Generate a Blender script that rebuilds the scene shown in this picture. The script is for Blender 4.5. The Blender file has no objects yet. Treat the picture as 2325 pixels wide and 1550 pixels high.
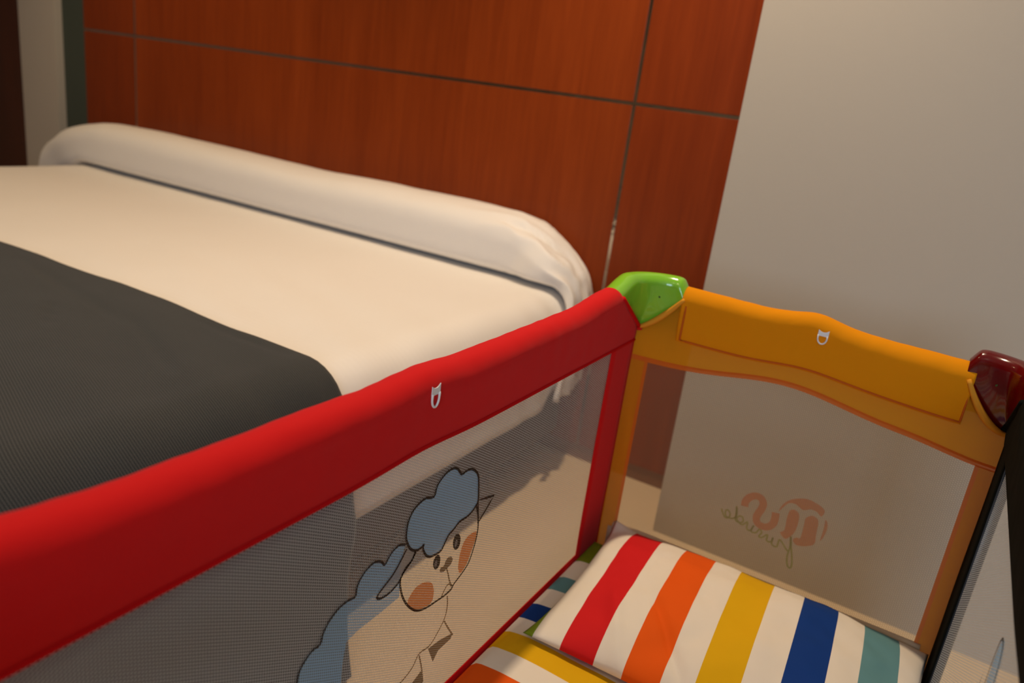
import bpy, bmesh, math, random
from mathutils import Matrix, Vector, noise
random.seed(3)
PI = math.pi
scene = bpy.context.scene
COL = scene.collection

# ------------------------------------------------------------------ camera
cam_data = bpy.data.cameras.new('camera')
cam_data.sensor_width = 36.0
cam_data.lens = 1772.29 / 2325 * 36.0
cam_data.clip_start = 0.02
cam_data.dof.use_dof = True
cam_data.dof.focus_distance = 1.0
cam_data.dof.aperture_fstop = 3.6
camera = bpy.data.objects.new('camera', cam_data)
COL.objects.link(camera)
camera.matrix_world = Matrix(((0.85091, -0.26342, 0.45449, 0.0),
                              (0.50957, 0.20373, -0.83596, 0.0),
                              (0.12762, 0.94292, 0.30759, 1.05),
                              (0, 0, 0, 1)))
scene.camera = camera

# ------------------------------------------------------------------ world, lights, exposure
world = bpy.data.worlds.new('world'); scene.world = world
world.use_nodes = True
world.node_tree.nodes['Background'].inputs[0].default_value = (0.55, 0.72, 1.0, 1)
world.node_tree.nodes['Background'].inputs[1].default_value = 0.5

def lamp(name, kind, loc, power, color, size=0.05, aim=None, spot=None, blend=0.6):
    d = bpy.data.lights.new(name, kind)
    d.energy = power; d.color = color
    if kind == 'AREA':
        d.shape = 'RECTANGLE'; d.size = size[0]; d.size_y = size[1]
    else:
        d.shadow_soft_size = size
    if spot:
        d.spot_size = math.radians(spot); d.spot_blend = blend
    o = bpy.data.objects.new(name, d); COL.objects.link(o)
    o.location = loc
    if aim is not None:
        o.rotation_euler = (Vector(aim) - Vector(loc)).to_track_quat('-Z', 'Y').to_euler()
    return o

WARM = (1.0, 0.78, 0.53)
lamp('ceiling_spot_lamp', 'SPOT', (-0.62, 1.40, 2.47), 108, WARM, 0.035, (-0.66, 1.3, 0), 118, 0.9)
lamp('ceiling_spot_lamp', 'SPOT', (-2.60, 1.30, 2.47), 58, (1.0, 0.72, 0.40), 0.035, (-2.55, 1.2, 0), 125, 0.9)
lamp('ceiling_spot_lamp', 'SPOT', (-2.2, -0.9, 2.47), 26, WARM, 0.035, (-2.2, -0.9, 0), 130, 0.9)
lamp('ceiling_spot_lamp', 'SPOT', (-0.3, -0.7, 2.47), 16, WARM, 0.035, (-0.3, -0.7, 0), 130, 0.9)
lamp('window_daylight', 'AREA', (0.75, -2.55, 1.55), 50, (0.60, 0.78, 1.0), (1.3, 1.2), (0.75, 0.0, 1.45))

scene.view_settings.view_transform = 'Standard'
scene.view_settings.look = 'None'
scene.view_settings.gamma = 1.0
scene.view_settings.use_curve_mapping = False
scene.view_settings.exposure = 0.0
scene.cycles.use_denoising = True
scene.cycles.max_bounces = 10
scene.cycles.transparent_max_bounces = 24

# ------------------------------------------------------------------ helpers: objects
def setp(o, label=None, cat=None, group=None, kind=None):
    if label: o['label'] = label
    if cat: o['category'] = cat
    if group: o['group'] = group
    if kind: o['kind'] = kind
    return o

def empty(name, loc, label, cat, group=None):
    o = bpy.data.objects.new(name, None); COL.objects.link(o); o.location = loc
    return setp(o, label, cat, group)

def mk(name, verts, faces, mat, parent=None, smooth=True, mats=None, fm=None):
    me = bpy.data.meshes.new(name)
    me.from_pydata([tuple(v) for v in verts], [], faces)
    for m in (mats or [mat]): me.materials.append(m)
    if fm:
        for p, i in zip(me.polygons, fm): p.material_index = i
    for p in me.polygons: p.use_smooth = smooth
    me.validate(); me.update()
    o = bpy.data.objects.new(name, me); COL.objects.link(o)
    if parent is not None:
        o.parent = parent
        o.matrix_parent_inverse = Matrix.Translation(-Vector(parent_loc(parent)))
    return o

def parent_loc(p):
    l = Vector(p.location)
    return l

class MB:
    """collects shapes into one mesh"""
    def __init__(s): s.v = []; s.f = []; s.m = []
    def add(s, v, f, m=0):
        b = len(s.v); s.v += [tuple(x) for x in v]
        s.f += [tuple(i + b for i in q) for q in f]; s.m += [m] * len(f)
    def box(s, x0, x1, y0, y1, z0, z1, m=0):
        v = [(x, y, z) for x in (x0, x1) for y in (y0, y1) for z in (z0, z1)]
        s.add(v, [(0, 1, 3, 2), (4, 6, 7, 5), (0, 4, 5, 1), (2, 3, 7, 6), (0, 2, 6, 4), (1, 5, 7, 3)], m)
    def rbox(s, x0, x1, y0, y1, z0, z1, r, m=0, seg=3):
        bm = bmesh.new(); bmesh.ops.create_cube(bm, size=1)
        for v in bm.verts:
            v.co = Vector(((x0 + x1) / 2 + v.co.x * (x1 - x0), (y0 + y1) / 2 + v.co.y * (y1 - y0), (z0 + z1) / 2 + v.co.z * (z1 - z0)))
        bmesh.ops.bevel(bm, geom=bm.edges[:], offset=r, segments=seg, profile=0.5, affect='EDGES')
        bm.verts.index_update()
        s.add([v.co[:] for v in bm.verts], [tuple(v.index for v in f.verts) for f in bm.faces], m); bm.free()
    def grid(s, fn, nu, nv, m=0, closeu=False, closev=False):
        v = [fn(i / (nu if closeu else nu - 1), j / (nv if closev else nv - 1)) for i in range(nu) for j in range(nv)]
        f = []
        for i in range(nu if closeu else nu - 1):
            for j in range(nv if closev else nv - 1):
                a = i * nv + j; b = i * nv + (j + 1) % nv
                c = ((i + 1) % nu) * nv + (j + 1) % nv; d = ((i + 1) % nu) * nv + j
                f.append((a, d, c, b))
        s.add(v, f, m)
    def tube(s, pts, r, n=10, m=0, cap=True):
        pts = [Vector(p) for p in pts]; rings = []
        up = Vector((0.13, 0.07, 1)).normalized()
        for i, p in enumerate(pts):
            t = (pts[min(i + 1, len(pts) - 1)] - pts[max(i - 1, 0)]).normalized()
            if abs(t.dot(up)) > 0.95: up = Vector((1, 0.1, 0)).normalized()
            a = t.cross(up).normalized(); b = a.cross(t).normalized()
            rr = r[i] if isinstance(r, (list, tuple)) else r
            rings.append([p + rr * (math.cos(k * 2 * PI / n) * a + math.sin(k * 2 * PI / n) * b) for k in range(n)])
        v = [q for g in rings for q in g]; f = []
        for i in range(len(pts) - 1):
            for k in range(n):
                f.append((i * n + k, i * n + (k + 1) % n, (i + 1) * n + (k + 1) % n, (i + 1) * n + k))
        if cap:
            f.append(tuple(range(n))[::-1]); f.append(tuple((len(pts) - 1) * n + k for k in range(n)))
        s.add(v, f, m)
    def build(s, name, mat, parent=None, smooth=True):
        mats = mat if isinstance(mat, list) else [mat]
        return mk(name, s.v, s.f, mats[0], parent, smooth, mats, s.m)

def fixn(o):
    bm = bmesh.new(); bm.from_mesh(o.data)
    bmesh.ops.remove_doubles(bm, verts=bm.verts[:], dist=1e-6)
    bmesh.ops.recalc_face_normals(bm, faces=bm.faces[:])
    bm.to_mesh(o.data); bm.free(); return o

def solid(o, t, off=-1.0):
    m = o.modifiers.new('thickness', 'SOLIDIFY'); m.thickness = t; m.offset = off; return o

def bevel(o, w, seg=3):
    m = o.modifiers.new('bevel', 'BEVEL'); m.width = w; m.segments = seg; m.limit_method = 'ANGLE'; return o

def sstep(a, b, x):
    t = max(0.0, min(1.0, (x - a) / (b - a))); return t * t * (3 - 2 * t)

def fbm(x, y, z=0.0, s=1.0, o=3):
    v = 0; a = 1
    for k in range(o):
        v += a * noise.noise(Vector((x * s, y * s, z * s))); s *= 2.1; a *= 0.5
    return v

# ------------------------------------------------------------------ helpers: materials
def mat(name, color, rough=0.6, spec=0.5, metal=0.0, sheen=0.0, bump=None, coat=0.0, var=None, sheen_r=0.5):
    m = bpy.data.materials.new(name); m.use_nodes = True
    nt = m.node_tree; b = nt.nodes['Principled BSDF']
    b.inputs['Base Color'].default_value = (*color, 1)
    b.inputs['Roughness'].default_value = rough
    b.inputs['Specular IOR Level'].default_value = spec
    b.inputs['Metallic'].default_value = metal
    b.inputs['Sheen Weight'].default_value = sheen
    b.inputs['Sheen Roughness'].default_value = sheen_r
    b.inputs['Coat Weight'].default_value = coat
    tc = nt.nodes.new('ShaderNodeTexCoord'); tc.name = 'TC'
    if var:      # (scale, amount): soft colour variation that belongs to the material
        n = nt.nodes.new('ShaderNodeTexNoise'); n.inputs['Scale'].default_value = var[0]; n.inputs['Detail'].default_value = 4
        nt.links.new(tc.outputs['Object'], n.inputs['Vector'])
        mx = nt.nodes.new('ShaderNodeMix'); mx.data_type = 'RGBA'
        mx.inputs['A'].default_value = (*[c * (1 - var[1]) for c in color], 1)
        mx.inputs['B'].default_value = (*[min(1, c * (1 + var[1])) for c in color], 1)
        nt.links.new(n.outputs['Fac'], mx.inputs['Factor']); nt.links.new(mx.outputs['Result'], b.inputs['Base Color'])
    if bump:     # list of (kind, scale, strength, distance)
        prev = None
        for kind, sc, st, dist in bump:
            if kind == 'noise':
                t = nt.nodes.new('ShaderNodeTexNoise'); t.inputs['Scale'].default_value = sc; t.inputs['Detail'].default_value = 5
                out = t.outputs['Fac']
            else:
                t = nt.nodes.new('ShaderNodeTexWave'); t.inputs['Scale'].default_value = sc
                t.bands_direction = kind[-1].upper(); t.inputs['Distortion'].default_value = 0.3
                out = t.outputs['Fac']
            nt.links.new(tc.outputs['Object'], t.inputs['Vector'])
            bp = nt.nodes.new('ShaderNodeBump'); bp.inputs['Strength'].default_value = st; bp.inputs['Distance'].default_value = dist
            nt.links.new(out, bp.inputs['Height'])
            if prev: nt.links.new(prev.outputs['Normal'], bp.inputs['Normal'])
            prev = bp
        nt.links.new(prev.outputs['Normal'], b.inputs['Normal'])
    return m

def cloth(m, tr):
    """lets some light through the cloth"""
    nt = m.node_tree; b = nt.nodes['Principled BSDF']; out = nt.nodes['Material Output']
    t = nt.nodes.new('ShaderNodeBsdfTranslucent'); mx = nt.nodes.new('ShaderNodeMixShader'); mx.inputs[0].default_value = tr
    ci = b.inputs['Base Color']
    if ci.is_linked: nt.links.new(ci.links[0].from_socket, t.inputs['Color'])
    else: t.inputs['Color'].default_value = ci.default_value
    nt.links.new(b.outputs[0], mx.inputs[1]); nt.links.new(t.outputs[0], mx.inputs[2])
    last = mx.outputs[0]; al = b.inputs['Alpha']
    if al.is_linked or al.default_value < 1:
        tp = nt.nodes.new('ShaderNodeBsdfTransparent'); ma = nt.nodes.new('ShaderNodeMixShader')
        if al.is_linked:
            s = al.links[0].from_socket; nt.links.remove(al.links[0]); nt.links.new(s, ma.inputs[0])
        else: ma.inputs[0].default_value = al.default_value
        al.default_value = 1.0
        nt.links.new(tp.outputs[0], ma.inputs[1]); nt.links.new(last, ma.inputs[2]); last = ma.outputs[0]
    nt.links.new(last, out.inputs['Surface'])

def M_(nt, op, a, b=None, c=None):
    n = nt.nodes.new('ShaderNodeMath'); n.operation = op
    for i, x in enumerate((a, b, c)):
        if x is None: continue
        if isinstance(x, (int, float)): n.inputs[i].default_value = x
        else: nt.links.new(x, n.inputs[i])
    return n.outputs[0]

def mesh_mat(name, color, hole, strand=0.85, axis='Y', a=0.0036):
    """knitted mesh: hexagonal grid of small open holes"""
    m = mat(name, color, 0.7, 0.2)
    nt = m.node_tree; b = nt.nodes['Principled BSDF']
    sep = nt.nodes.new('ShaderNodeSeparateXYZ'); nt.links.new(nt.nodes['TC'].outputs['Object'], sep.inputs[0])
    u = M_(nt, 'DIVIDE', sep.outputs[axis], a * math.sqrt(3)); v = M_(nt, 'DIVIDE', sep.outputs['Z'], a)
    def dist(o):
        fu = M_(nt, 'SUBTRACT', M_(nt, 'FRACT', M_(nt, 'ADD', u, 50 + o)), 0.5)
        fv = M_(nt, 'SUBTRACT', M_(nt, 'FRACT', M_(nt, 'ADD', v, 500 + o)), 0.5)
        fu = M_(nt, 'MULTIPLY', fu, math.sqrt(3))
        return M_(nt, 'SQRT', M_(nt, 'ADD', M_(nt, 'MULTIPLY', fu, fu), M_(nt, 'MULTIPLY', fv, fv)))
    d = M_(nt, 'MINIMUM', dist(0.0), dist(0.5))
    mr = nt.nodes.new('ShaderNodeMapRange'); nt.links.new(d, mr.inputs['Value'])
    mr.inputs['From Min'].default_value = hole - 0.06; mr.inputs['From Max'].default_value = hole + 0.06
    mr.inputs['To Min'].default_value = 0.0; mr.inputs['To Max'].default_value = strand
    nt.links.new(mr.outputs[0], b.inputs['Alpha'])
    return m

def sheer(name, color, alpha, rough=0.7):
    m = mat(name, color, rough, 0.2)
    m.node_tree.nodes['Principled BSDF'].inputs['Alpha'].default_value = alpha
    return m

def stripe_mat(name, axis, start, stops, white, bump):
    """woven colour stripes across one local axis; stops = list of (position, colour)"""
    m = mat(name, white, 0.8, 0.15, bump=bump)
    nt = m.node_tree; b = nt.nodes['Principled BSDF']
    sep = nt.nodes.new('ShaderNodeSeparateXYZ'); nt.links.new(nt.nodes['TC'].outputs['Object'], sep.inputs[0])
    cur = None
    for pos, col in stops:
        g = M_(nt, 'GREATER_THAN', sep.outputs[axis], pos)
        mx = nt.nodes.new('ShaderNodeMix'); mx.data_type = 'RGBA'
        nt.links.new(g, mx.inputs['Factor'])
        if cur is None: mx.inputs['A'].default_value = (*start, 1)
        else: nt.links.new(cur, mx.inputs['A'])
        mx.inputs['B'].default_value = (*col, 1); cur = mx.outputs['Result']
    nt.links.new(cur, b.inputs['Base Color'])
    return m

def wood_mat(name, dark, light, seed=0.0, rough=0.38):
    m = mat(name, light, rough, 0.22)
    nt = m.node_tree; b = nt.nodes['Principled BSDF']
    mp = nt.nodes.new('ShaderNodeMapping'); nt.links.new(nt.nodes['TC'].outputs['Object'], mp.inputs[0])
    mp.inputs['Scale'].default_value = (1, 1, 0.06); mp.inputs['Location'].default_value = (seed, seed, 0)
    n1 = nt.nodes.new('ShaderNodeTexNoise'); n1.inputs['Scale'].default_value = 90; n1.inputs['Detail'].default_value = 6
    nt.links.new(mp.outputs[0], n1.inputs['Vector'])
    n2 = nt.nodes.new('ShaderNodeTexNoise'); n2.inputs['Scale'].default_value = 9; n2.inputs['Detail'].default_value = 3
    n2.inputs['Distortion'].default_value = 0.6
    nt.links.new(mp.outputs[0], n2.inputs['Vector'])
    f = M_(nt, 'ADD', M_(nt, 'MULTIPLY', n1.outputs['Fac'], 0.45), M_(nt, 'MULTIPLY', n2.outputs['Fac'], 0.55))
    r = nt.nodes.new('ShaderNodeValToRGB'); nt.links.new(f, r.inputs[0])
    r.color_ramp.elements[0].position = 0.32; r.color_ramp.elements[0].color = (*dark, 1)
    r.color_ramp.elements[1].position = 0.66; r.color_ramp.elements[1].color = (*light, 1)
    nt.links.new(r.outputs[0], b.inputs['Base Color'])
    bp = nt.nodes.new('ShaderNodeBump'); bp.inputs['Strength'].default_value = 0.05; bp.inputs['Distance'].default_value = 0.002
    nt.links.new(n1.outputs['Fac'], bp.inputs['Height']); nt.links.new(bp.outputs[0], b.inputs['Normal'])
    return m

MT = {}
MT['wall'] = mat('cream_paint', (0.53, 0.47, 0.39), 0.75, 0.2, bump=[('noise', 160, 0.06, 0.002)])
MT['green_wall'] = mat('dark_grey_green', (0.07, 0.083, 0.065), 0.8, 0.2, bump=[('noise', 160, 0.06, 0.002)])  # one even grey-green tone, much darker than the cream walls
MT['ceiling'] = mat('ceiling_paint', (0.72, 0.70, 0.66), 0.9, 0.1)
MT['floor'] = mat('sand_floor', (0.74, 0.57, 0.38), 0.45, 0.4, var=(6, 0.06))
MT['wood'] = wood_mat('cherry_veneer', (0.20, 0.029, 0.0035), (0.28, 0.046, 0.006))
MT['wood2'] = wood_mat('cherry_veneer_side', (0.175, 0.024, 0.003), (0.25, 0.038, 0.005), 3.7)
MT['dark_wood'] = wood_mat('dark_door_veneer', (0.045, 0.012, 0.006), (0.085, 0.022, 0.009), 1.3)
MT['skirting'] = mat('brown_skirting', (0.20, 0.085, 0.045), 0.5, 0.4)
MT['strip'] = mat('brushed_metal', (0.50, 0.46, 0.40), 0.13, 0.5, 1.0, bump=[('noise', 3.5, 0.5, 0.03)])
MT['sheet'] = mat('white_sateen', (0.84, 0.80, 0.76), 0.62, 0.3, sheen=0.15, bump=[('wavey', 22, 0.05, 0.002), ('noise', 9, 0.12, 0.008)])
MT['bolster'] = mat('white_sateen_bolster', (0.84, 0.80, 0.76), 0.6, 0.3, sheen=0.15, bump=[('noise', 7, 0.2, 0.01)])
MT['ticking'] = mat('mattress_ticking', (0.55, 0.52, 0.48), 0.8, 0.2)
MT['bed_base'] = mat('dark_base_fabric', (0.10, 0.075, 0.055), 0.8, 0.2)
MT['red'] = mat('red_polyester', (0.72, 0.011, 0.011), 0.75, 0.06, sheen=0.06, bump=[('noise', 14, 0.15, 0.006), ('noise', 900, 0.1, 0.0005)])
MT['red_hem'] = mat('red_hem_fabric', (0.66, 0.008, 0.010), 0.7, 0.05)
MT['amber'] = mat('amber_polyester', (0.84, 0.30, 0.006), 0.8, 0.04, sheen=0.0, bump=[('noise', 16, 0.3, 0.006)])
MT['amber_hem'] = mat('amber_piping', (0.86, 0.36, 0.03), 0.7, 0.1)
MT['amber_sheer'] = sheer('amber_thin_fabric', (0.80, 0.33, 0.008), 0.96)
MT['coral_hem'] = sheer('coral_hem_fabric', (0.78, 0.19, 0.02), 0.92)
MT['side_sheer'] = sheer('amber_side_fabric', (0.70, 0.25, 0.010), 0.95)
MT['black'] = mat('black_polyester', (0.006, 0.007, 0.006), 0.85, 0.04)
MT['green_pl'] = mat('green_plastic', (0.22, 0.54, 0.03), 0.16, 0.5, coat=0.3)
MT['maroon_pl'] = mat('maroon_plastic', (0.11, 0.001, 0.002), 0.16, 0.5, coat=0.3)
MT['dark_green_pl'] = mat('screw_hole', (0.015, 0.04, 0.006), 0.5)
MT['tag'] = mat('white_tag', (0.82, 0.80, 0.78), 0.6, 0.2)
MT['beige_fab'] = mat('beige_liner_fabric', (0.60, 0.45, 0.30), 0.8, 0.15)
MT['tube'] = mat('dark_tube_metal', (0.03, 0.03, 0.035), 0.4, 0.5)
MT['mesh'] = mesh_mat('pale_mesh', (0.70, 0.77, 0.84), 0.34, 0.69)
MT['mesh_end'] = mesh_mat('pale_mesh_end', (0.40, 0.30, 0.20), 0.22, 0.36, 'X')
MT['p_blue'] = mesh_mat('print_blue', (0.38, 0.64, 0.92), 0.26, 0.92)
MT['p_line'] = mesh_mat('print_dark_brown', (0.022, 0.014, 0.008), 0.14, 0.98)
MT['p_orange'] = mesh_mat('print_orange', (0.92, 0.30, 0.06), 0.25, 0.92)
MT['p_brown'] = mesh_mat('print_light_brown', (0.20, 0.12, 0.05), 0.2, 0.9)
MT['p_pale'] = mesh_mat('print_pale', (0.50, 0.49, 0.48), 0.30, 0.8)
MT['p_lorange'] = sheer('logo_orange', (0.75, 0.20, 0.03), 0.62)
MT['p_lgreen'] = sheer('logo_green', (0.36, 0.38, 0.03), 0.66)
for k in ('mesh', 'mesh_end', 'p_blue', 'p_orange', 'p_brown', 'p_pale', 'amber_sheer', 'side_sheer', 'coral_hem'):
    cloth(MT[k], 0.45)
for k in ('amber', 'amber_hem', 'red', 'red_hem'): cloth(MT[k], 0.15)

# ------------------------------------------------------------------ the room
def struct(name, mb, m, smooth=False):
    o = mb.build(name, m, None, smooth); o['kind'] = 'structure'; return o
RX0, RX1, RY0, RZ = -4.7, 1.75, -2.4, 2.5
b = MB(); b.box(RX0 - .1, RX1 + .1, RY0 - .1, 2.2, -0.1, 0.0); struct('floor', b, MT['floor'])
b = MB(); b.box(RX0 - .1, RX1 + .1, RY0 - .1, 2.2, RZ, RZ + 0.1); struct('ceiling', b, MT['ceiling'])
b = MB(); b.box(RX0 - .1, RX1 + .1, 2.06, 2.2, 0.0, RZ); struct('wall_back', b, MT['green_wall'])
b = MB(); b.box(-0.4866, RX1, 1.80, 2.06, 0.0, RZ); struct('wall_back_right', b, MT['wall'])
b = MB(); b.box(RX0 - .1, RX0, RY0, 2.06, 0.0, RZ); struct('wall_left', b, MT['wall'])
b = MB(); b.box(RX1, RX1 + .1, RY0, 2.06, 0.0, RZ); struct('wall_right', b, MT['wall'])
b = MB()
b.box(RX0 - .1, 0.1, RY0 - .1, RY0, 0, RZ); b.box(1.4, RX1 + .1, RY0 - .1, RY0, 0, RZ)
b.box(0.1, 1.4, RY0 - .1, RY0, 0, 0.9); b.box(0.1, 1.4, RY0 - .1, RY0, 2.2, RZ)
struct('wall_front', b, MT['wall'])
b = MB()
for x0, x1, z0, z1 in ((.1, .16, .9, 2.2), (1.34, 1.4, .9, 2.2), (.16, 1.34, .9, .96), (.16, 1.34, 2.14, 2.2), (.73, .77, .96, 2.14)):
    b.box(x0, x1, RY0 - .08, RY0 - .02, z0, z1)
struct('window_1', b, mat('white_window_frame', (0.7, 0.7, 0.68), 0.4))
b = MB(); b.box(-3.731, -3.4653, 2.026, 2.06, 0.0, RZ); o = struct('trim_1', b, MT['wall'])
b = MB(); b.box(-4.69, -3.735, 2.032, 2.055, 0.004, 2.2); o = struct('door_1', b, MT['dark_wood'])
b = MB(); b.box(-3.263, -0.49, 2.034, 2.058, 0.0, 0.045); struct('baseboard_back', b, MT['skirting'])

# ------------------------------------------------------------------ headboard: veneered panels with metal inlay strips
hb = empty('headboard', (-1.88, 2.05, 0.05), 'tall cherry wood wall panelling divided by thin metal strips behind the bed', 'headboard')
YW = 2.028
X1, X2, ZG, ZG2 = -2.936, -0.832, 1.0485, 2.09
xs = [-3.263, X1, X2, -0.49]; zs = [0.047, ZG, ZG2, 2.49]
for i in range(3):
    for j in range(3):
        g = 0.0045
        b = MB(); b.box(xs[i] + (g if i else 0), xs[i + 1] - (g if i < 2 else 0), YW, 2.058, zs[j] + (g if j else 0), zs[j + 1] - (g if j < 2 else 0))
        bevel(b.build('wood_panel', MT['wood' if (i == 1) else 'wood2'], hb, False), 0.0012, 2)
def strip(p0, p1, wide, name):
    n = 60; p0 = Vector(p0); p1 = Vector(p1)
    b = MB()
    d = (p1 - p0).normalized(); s = Vector((d.z, 0, -d.x)) * wide / 2
    def fn(u, v):
        p = p0.lerp(p1, u); w = [-1, -1, 1, 1][round(v * 3)]
        dy = [0.014, 0.0, 0.0, 0.014][round(v * 3)]
        wob = 0.0012 * noise.noise(Vector((p.x * 3, 0, p.z * 3)))
        return p + s * w + Vector((0, dy + wob + 0.0012, 0))
    b.grid(fn, n, 4); return fixn(b.build(name, MT['strip'], hb, False))
strip((-3.263, YW, ZG), (-0.49, YW, ZG), 0.0085, 'metal_strip')
strip((-3.263, YW, ZG2), (-0.49, YW, ZG2), 0.0085, 'metal_strip')
for x in (X1, X2):
    for j in range(3):
        strip((x, YW, zs[j] + (.005 if j else 0)), (x, YW, zs[j + 1] - .005), 0.0085, 'metal_strip')

# ------------------------------------------------------------------ bed
BX0, BX1, BZ = -3.045, -0.832, 0.55
bed = empty('bed', (-1.94, 1.0, 0.0), 'wide low double bed against the cherry wood panels, mattress on a dark base', 'bed')
b = MB(); b.rbox(BX0 + 0.05, BX1 - 0.05, 0.03, 1.98, 0.09, 0.27, 0.02); b.build('bed_base', MT['bed_base'], bed, False)
b = MB(); b.rbox(BX0 + 0.03, BX1 - 0.03, 0.02, 1.99, 0.275, 0.540, 0.06, seg=5); b.build('mattress', MT['ticking'], bed)
for x in (BX0 + 0.2, BX1 - 0.2):
    for y in (0.2, 1.0, 1.8):
        b = MB(); b.tube([(x, y, 0.0), (x, y, 0.095)], [0.022, 0.028], 14); b.build('leg', MT['tube'], bed)

def bed_profile(t, z0, off, xr=BX1, xl=BX0, r=0.085):
    """t 0..1 from the bottom of the left side over the top to the bottom of the right side -> x, z, (nx, nz)"""
    hL = (BZ - r) - z0; top = (xr - xl) - 2 * r; arc = PI * r / 2
    L = 2 * hL + 2 * arc + top; s = t * L
    if s < hL: return xl - off, z0 + s, -1, 0
    s -= hL
    if s < arc:
        a = s / r; return xl + r - (r + off) * math.cos(a), BZ - r + (r + off) * math.sin(a), -math.cos(a), math.sin(a)
    s -= arc
    if s < top: return xl + r + s, BZ + off, 0, 1
    s -= top
    if s < arc:
        a = s / r; return xr - r + (r + off) * math.sin(a), BZ - r + (r + off) * math.cos(a), math.sin(a), math.cos(a)
    s -= arc
    return xr + off, BZ - r - s, 1, 0

def sheet_d(x, y, z, nx, nz):
    side = sstep(0.0, 1.0, nx)
    d = 0.003 * fbm(x, y, 0, 2.3) * nz
    # shallow diagonal creases on the top and soft hanging folds near the head end of the side
    d += 0.0022 * math.sin(38 * (y * 0.9 + x * 0.35) + 3 * fbm(x, y, 1, 1.5)) * nz * sstep(0.35, 1.0, (x + 2.6) / 1.6) * sstep(1.75, 1.2, y)
    d += side * (0.005 * math.sin(y * 52 + 2 * fbm(y, z, 3, 3)) * sstep(1.5, 1.85, y) + 0.003 * fbm(y, z * 1.4, 5, 4))
    return d
def sheet_fn(u, v):
    y = 0.0 + 1.995 * v
    hem = 0.243 + 0.045 * sstep(1.755, 1.80, y)
    x, z, nx, nz = bed_profile(u, hem, 0.0)
    d = sheet_d(x, y, z, nx, nz)
    if nx > 0: x -= 0.030 * nx * sstep(1.90, 1.995, y)
    return (x + nx * d, y, z + nz * d)
b = MB(); b.grid(sheet_fn, 170, 150)
o = b.build('bed_sheet', MT['sheet'])
setp(o, 'smooth white sheet pulled over the mattress and hanging down the side of the bed', 'sheet')
fixn(o); solid(o, 0.002, -1.0)

def throw_fn(u, v):
    tt = u
    x, z, nx, nz = bed_profile(tt, 0.02, 0.0)
    low = max(0.0, (0.20 - z) / 0.18)
    edge = 0.957 + 0.010 * math.sin(x * 4.1 + 1.2) + 0.005 * math.sin(x * 13) + (0.17 * max(0.0, 0.51 - max(z, 0.25)) - 0.10 * low ** 1.5) * sstep(0.3, 1, nx)
    edge += -0.014 * sstep(-1.9, -2.4, x)
    y = 0.06 + (edge - 0.06) * v
    d = 0.001 * fbm(x, y, 7, 4) * nz
    # creases: one short, two long diagonal ones, and a ridge along the folded edge
    def crease(x0, y0, x1, y1, w, h):
        px, py = x - x0, y - y0; dx, dy = x1 - x0, y1 - y0; L2 = dx * dx + dy * dy
        q = max(0, min(1, (px * dx + py * dy) / L2)); dd = math.hypot(px - q * dx, py - q * dy)
        return -h * math.exp(-(dd / w) ** 2) * math.sin(PI * min(1, max(0, q * 0.9 + 0.05)))
    d += crease(-1.42, 0.80, -1.30, 0.72, 0.006, 0.006) * nz
    d += crease(-1.27, 0.86, -0.99, 0.74, 0.008, 0.005) * nz
    d += crease(-1.75, 0.92, -1.25, 0.83, 0.013, 0.004) * nz
    d += crease(-1.20, 0.945, -0.95, 0.925, 0.010, 0.004) * nz
    d += sstep(0.2, 1.0, nx) * 0.004 * fbm(y, z, 2, 6)
    d = max(d, -0.003) + 0.0105 + sheet_d(x, y, z, nx, nz)
    if nx > 0.5: x += 0.10 * low ** 2
    return (x + nx * d, y, z + nz * d)
MT['throw'] = mat('charcoal_twill', (0.043, 0.043, 0.041), 0.85, 0.15, sheen=0.12)
nt = MT['throw'].node_tree
sep = nt.nodes.new('ShaderNodeSeparateXYZ'); nt.links.new(nt.nodes['TC'].outputs['Object'], sep.inputs[0])
tw = M_(nt, 'ADD', M_(nt, 'MULTIPLY', sep.outputs['Y'], 1.0), M_(nt, 'ADD', M_(nt, 'MULTIPLY', sep.outputs['X'], 0.35), M_(nt, 'MULTIPLY', sep.outputs['Z'], 0.5)))
tw = M_(nt, 'SINE', M_(nt, 'MULTIPLY', tw, 2 * PI / 0.0042))
nz_ = nt.nodes.new('ShaderNodeTexNoise'); nz_.inputs['Scale'].default_value = 700; nt.links.new(nt.nodes['TC'].outputs['Object'], nz_.inputs['Vector'])
fac = M_(nt, 'ADD', M_(nt, 'MULTIPLY', tw, 0.28), M_(nt, 'ADD', M_(nt, 'MULTIPLY', nz_.outputs['Fac'], 0.8), 0.1))
mx = nt.nodes.new('ShaderNodeMix'); mx.data_type = 'RGBA'
mx.inputs['A'].default_value = (0.019, 0.022, 0.023, 1); mx.inputs['B'].default_value = (0.062, 0.062, 0.060, 1)
nt.links.new(fac, mx.inputs['Factor']); nt.links.new(mx.outputs['Result'], nt.nodes['Principled BSDF'].inputs['Base Color'])
b = MB(); b.grid(throw_fn, 190, 110)
o = b.build('bed_throw', MT['throw'])
setp(o, 'charcoal grey woven throw spread across the foot half of the white bed', 'throw')
fixn(o); solid(o, 0.003, -1.0)

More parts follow.
